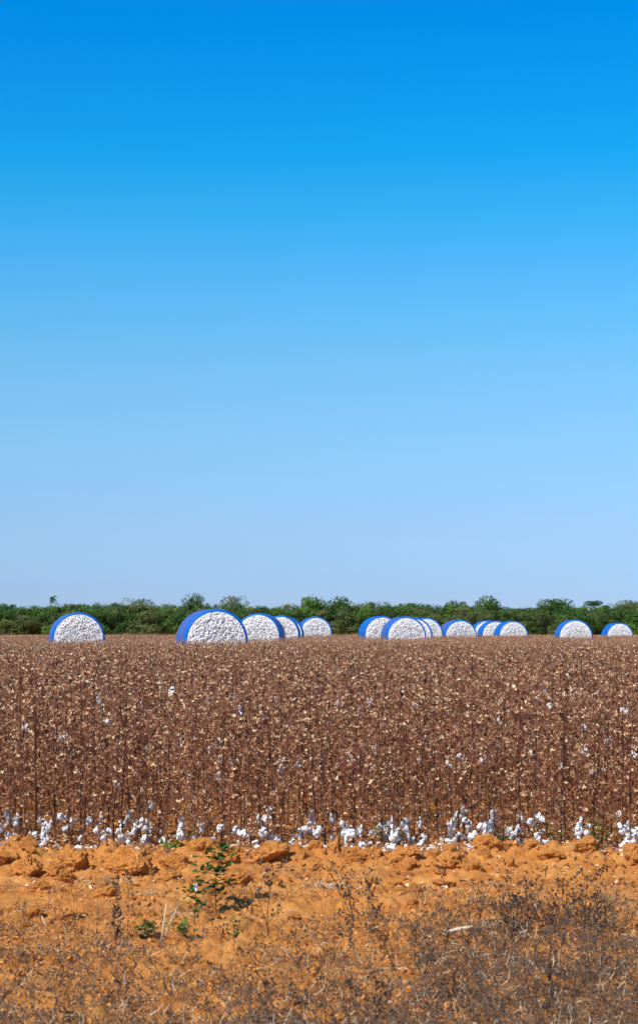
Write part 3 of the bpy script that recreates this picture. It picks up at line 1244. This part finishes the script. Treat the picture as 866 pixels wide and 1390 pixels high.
# matted dead ground cover at the bottom
b = MB()
rv = random.Random(31)
for i in range(42000):
    y = 5.0 + 4.4 * rv.random() ** 1.2
    x = rv.uniform(-.235, .235) * y
    px = x / y * F + 433
    nn = noise.noise(Vector((x * 1.6, y * 2.0, 12)))
    if dens(px, y) * 1.25 + nn * .7 < rv.random():
        continue
    z = gz(x, y)
    p = Vector((x, y, z + rv.uniform(-.005, .02)))
    a = (rvec(rv) + Vector((0, 0, rv.uniform(.2, 1.0)))).normalized()
    L_ = rv.uniform(.02, .08)
    q = p + a * L_ * .5
    t = q + (a + rvec(rv) * .7).normalized() * L_ * .5
    mi = 0 if rv.random() < .93 else 2
    b.tube([p, q, t], [.0014, .0012, .0007], 3, mi)
    if rv.random() < .35:
        s = rv.uniform(.002, .005)
        b.add([v_ * s * rv.uniform(.7, 1.3) + t for v_ in ICO[0][0]], ICO[0][1], 1)
tag(link('dry_ground_cover', b.mesh('dry_ground_cover', [M_weed, M_seed, M_straw])), 'matted dead brown weeds covering the lowest part of the verge', 'ground cover', None, 'stuff')


# leafy green weeds
def leafy(px, py, hpx, seed, lab, n=22, lsize=.03, mt=None, lean=0.0, cotton=False):
    d = ground_d(py, .02)
    s = F / d
    h = hpx / s
    r = random.Random(seed)
    x = px2x(px, d)
    e = link('green_weed', None, None, (x, d, gz(x, d)))
    st, lf = MB(), MB()
    stems = 1 if hpx > 50 else 4
    for q in range(stems):
        pts = [Vector((0, 0, -.01))]
        dv = Vector((lean + r.gauss(0, .1 if stems == 1 else .5), r.gauss(0, .1), 1)).normalized()
        for k in range(6):
            dv = (dv + rvec(r) * .13).normalized()
            pts.append(pts[-1] + dv * h / 6)
        st.tube(pts, [.003, .0028, .0025, .002, .0018, .0015, .001], 4)
        for k in range(2, 7):
            leaves(lf, pts[k], max(2, n // 6 // (1 if stems == 1 else 2)), lsize, r, 0, lsize * .6, .3)
            if stems == 1 and k < 6:
                for sx in (-1, 1):
                    bd = Vector((sx * r.uniform(.5, 1.1), r.uniform(-.5, .5), r.uniform(.1, .7))).normalized()
                    q2 = pts[k] + bd * h * r.uniform(.12, .34)
                    st.tube([pts[k], q2], [.0022, .0012], 3)
                    leaves(lf, q2, n // 10, lsize * .8, r, 0, lsize * .6, .3)
                    leaves(lf, pts[k].lerp(q2, .5), n // 14, lsize * .6, r, 0, lsize * .4, .3)
    link('stem', st.mesh('stem', [M_weed]), e)
    link('leaves', lf.mesh('leaves', [mt or M_green]), e)
    if cotton:
        o = link('cotton_tuft', BOLL_ME[2], None, (x + .005, d - .004, gz(x, d) + h * .93), (0, 0, 0), (.28, .28, .42))
        tag(o, 'single wisp of cotton caught on top of the small green sprig', 'cotton tuft')
    tag(e, lab, 'green weed')


leafy(296, 1238, 88, 3, 'tall leafy green weed with dark leaves standing before the berm', 60, .046)
leafy(266, 1262, 52, 4, 'small green sprig left of the tall leafy weed', 30, .034, cotton=True)
leafy(204, 1288, 16, 5, 'low patch of green leaves left of the pale straws', 30, .026)
leafy(252, 1290, 20, 6, 'low spread of green leaves right of the pale straws', 34, .028)
leafy(322, 1282, 26, 7, 'pale green seedling low in the middle of the verge', 20, .022)
leafy(236, 1153, 15, 8, 'bright green leafy seedling on the berm beside the cotton', 46, .034, M_bright)
leafy(304, 1160, 14, 12, 'grey green seedling on the berm above the tall leafy weed', 24, .03)
leafy(755, 1148, 32, 9, 'bright green upright sprout among cotton on the right', 30, .026, M_bright)
leafy(684, 1146, 14, 10, 'small bright green sprout beside the wedge clod', 22, .026, M_bright)
leafy(532, 1146, 36, 11, 'green sprout among the stalks right of the middle', 18, .026, M_bright)
leafy(805, 1148, 34, 13, 'green sprout among the stalks near the right edge', 14, .024, M_bright)

# pale straws and stick
def straw(pts_px, base_py, lab, rad=.004, depthlean=0):
    d = ground_d(base_py, .02)
    s = F / d
    p0 = pts_px[0]
    x0 = px2x(p0[0], d)
    b = MB()
    pts = [Vector(((p[0] - p0[0]) / s, 0 + depthlean * i, (p0[1] - p[1]) / s)) for i, p in enumerate(pts_px)]
    b.tube(pts, [rad * (1 - .35 * i / len(pts)) for i in range(len(pts))], 6, cap=True)
    o = link('dry_stalk', b.mesh('dry_stalk', [M_straw], True), None, (x0, d, gz(x0, d)))
    tag(o, lab, 'dry stalk')


straw([(221, 1296), (225, 1262), (229, 1236)], 1298, 'upright pale dry stalk beside the low green leaves')
straw([(226, 1270), (233, 1250), (242, 1231)], 1290, 'pale dry stalk leaning right across the upright one')
straw([(72, 1273), (66, 1262), (62, 1252)], 1280, 'short pale straw on the soil at the left', .0035)
straw([(790, 1258), (830, 1247), (866, 1238)], 1270, 'long pale straw arching across the bottom right', .002, .02)
straw([(717, 1216), (722, 1226), (728, 1234)][::-1], 1240, 'short tan stick leaning on the dark bush', .006)
b = MB()
b.tube([(-.055, 0, 0), (-.02, .01, .006), (.02, .005, .012), (.058, .0, .02)], [.004, .008, .009, .004], 7, cap=True)
d = ground_d(1278, .04)
x = px2x(622, d)
o = link('wood_chip', b.mesh('wood_chip', [M_straw], True), None, (x, d, gz(x, d) + .03), (0, 0, .1), (1, 1, 1))
tag(o, 'pale cream stick lying on the dead weeds left of the dark bush', 'stick')


def tuft(px, py, n, L_, seed, lab):
    d = ground_d(py, .02)
    x = px2x(px, d)
    r = random.Random(seed)
    b = MB()
    for _ in range(n):
        a = Vector((r.gauss(0, .8), r.gauss(0, .6), r.uniform(.25, 1))).normalized()
        p = Vector((r.gauss(0, .06), r.gauss(0, .03), gz(x, d) * 0))
        q = p + a * L_ * r.uniform(.3, .7)
        t = q + (a + Vector((r.gauss(0, .3), 0, -.7))).normalized() * L_ * r.uniform(.3, .5)
        b.tube([p, q, t], [.0013, .0011, .0005], 3)
    o = link('grass_tuft', b.mesh('grass_tuft', [M_straw]), None, (x, d, gz(x, d)))
    tag(o, lab, 'grass tuft')


tuft(145, 1200, 110, .09, 1, 'tuft of dry straw grass below the biggest angular clod')
tuft(440, 1200, 70, .07, 2, 'sparse dry grass tuft on the bare soil near the middle')
tuft(210, 1215, 60, .06, 3, 'thin dry grass tuft right of the left straw tuft')
tuft(662, 1262, 50, .09, 4, 'curled dry grass tuft left of the dark bush')
tuft(820, 1220, 50, .08, 5, 'thin dry grass tuft near the right edge')

# ---------------------------------------------------------------- light, sky, camera
SUN_AZ, SUN_EL = 44.0, 47.0     # from behind the camera, SUN_AZ degrees to the left
a = R(SUN_AZ)
sun_dir = Vector((-math.sin(a) * math.cos(R(SUN_EL)), -math.cos(a) * math.cos(R(SUN_EL)), math.sin(R(SUN_EL))))
ld = bpy.data.lights.new('sun', 'SUN')
ld.energy = 5.0
ld.angle = R(.53)
ld.color = (1.0, .955, .88)
lo = link('sun', ld, None, (-20, -20, 40))
lo.rotation_euler = sun_dir.to_track_quat('Z', 'Y').to_euler()
w = bpy.data.worlds.new('World')
scene.world = w
w.use_nodes = True
N = w.node_tree.nodes; L = w.node_tree.links
bg = N['Background']
sky = N.new('ShaderNodeTexSky')
sky.sky_type = 'NISHITA'
sky.sun_disc = False
sky.sun_elevation = R(SUN_EL)
sky.sun_rotation = R(180 + SUN_AZ)
sky.altitude = 400
sky.air_density = 1.0
sky.dust_density = .3
sky.ozone_density = 3.0
# the deep polarised blue of this sky: the Nishita radiance graded by elevation
tcw = N.new('ShaderNodeTexCoord')
spw = N.new('ShaderNodeSeparateXYZ')
L.new(tcw.outputs['Generated'], spw.inputs[0])
crw = N.new('ShaderNodeValToRGB')
grade = [(0.0, (.47, .64, 1.15)), (.028, (.478, .6536, 1.1362)), (.0634, (.56, .75, 1.08)), (.1049, (.615, .895, 1.12)), (.1461, (.57, 1.01, 1.19)), (.1868, (.43, 1.08, 1.32)), (.2268, (.215, 1.11, 1.42)), (.2658, (.05, 1.09, 1.51)), (.3407, (.004, .9655, 1.66)), (.42, (.35, .95, 1.4)), (.6, (.85, 1.0, 1.1))]
ew = crw.color_ramp.elements
while len(ew) < len(grade):
    ew.new(.5)
for i, (p, c) in enumerate(grade):
    ew[i].position = p
    ew[i].color = tuple(q * .8 for q in c) + (1,)
mxw = N.new('ShaderNodeMix'); mxw.data_type = 'RGBA'; mxw.blend_type = 'MULTIPLY'
mxw.inputs['Factor'].default_value = 1
L.new(spw.outputs['Z'], crw.inputs['Fac'])
L.new(sky.outputs[0], mxw.inputs['A'])
L.new(crw.outputs['Color'], mxw.inputs['B'])
L.new(mxw.outputs['Result'], bg.inputs['Color'])
bg.inputs['Strength'].default_value = .15

cd = bpy.data.cameras.new('camera')
cd.sensor_fit = 'HORIZONTAL'
cd.sensor_width = 24
cd.lens = F / 866 * 24
cd.clip_start = .1
cd.clip_end = 9000
cd.dof.use_dof = True
cd.dof.focus_distance = 18
cd.dof.aperture_fstop = 11
co = link('camera', cd, None, (0, 0, CH), (math.pi / 2 + PITCH, 0, 0))
scene.camera = co
vs = scene.view_settings
vs.view_transform = 'Standard'
vs.look = 'None'
vs.exposure = 0
vs.gamma = 1
vs.use_curve_mapping = False
scene.cycles.max_bounces = 6
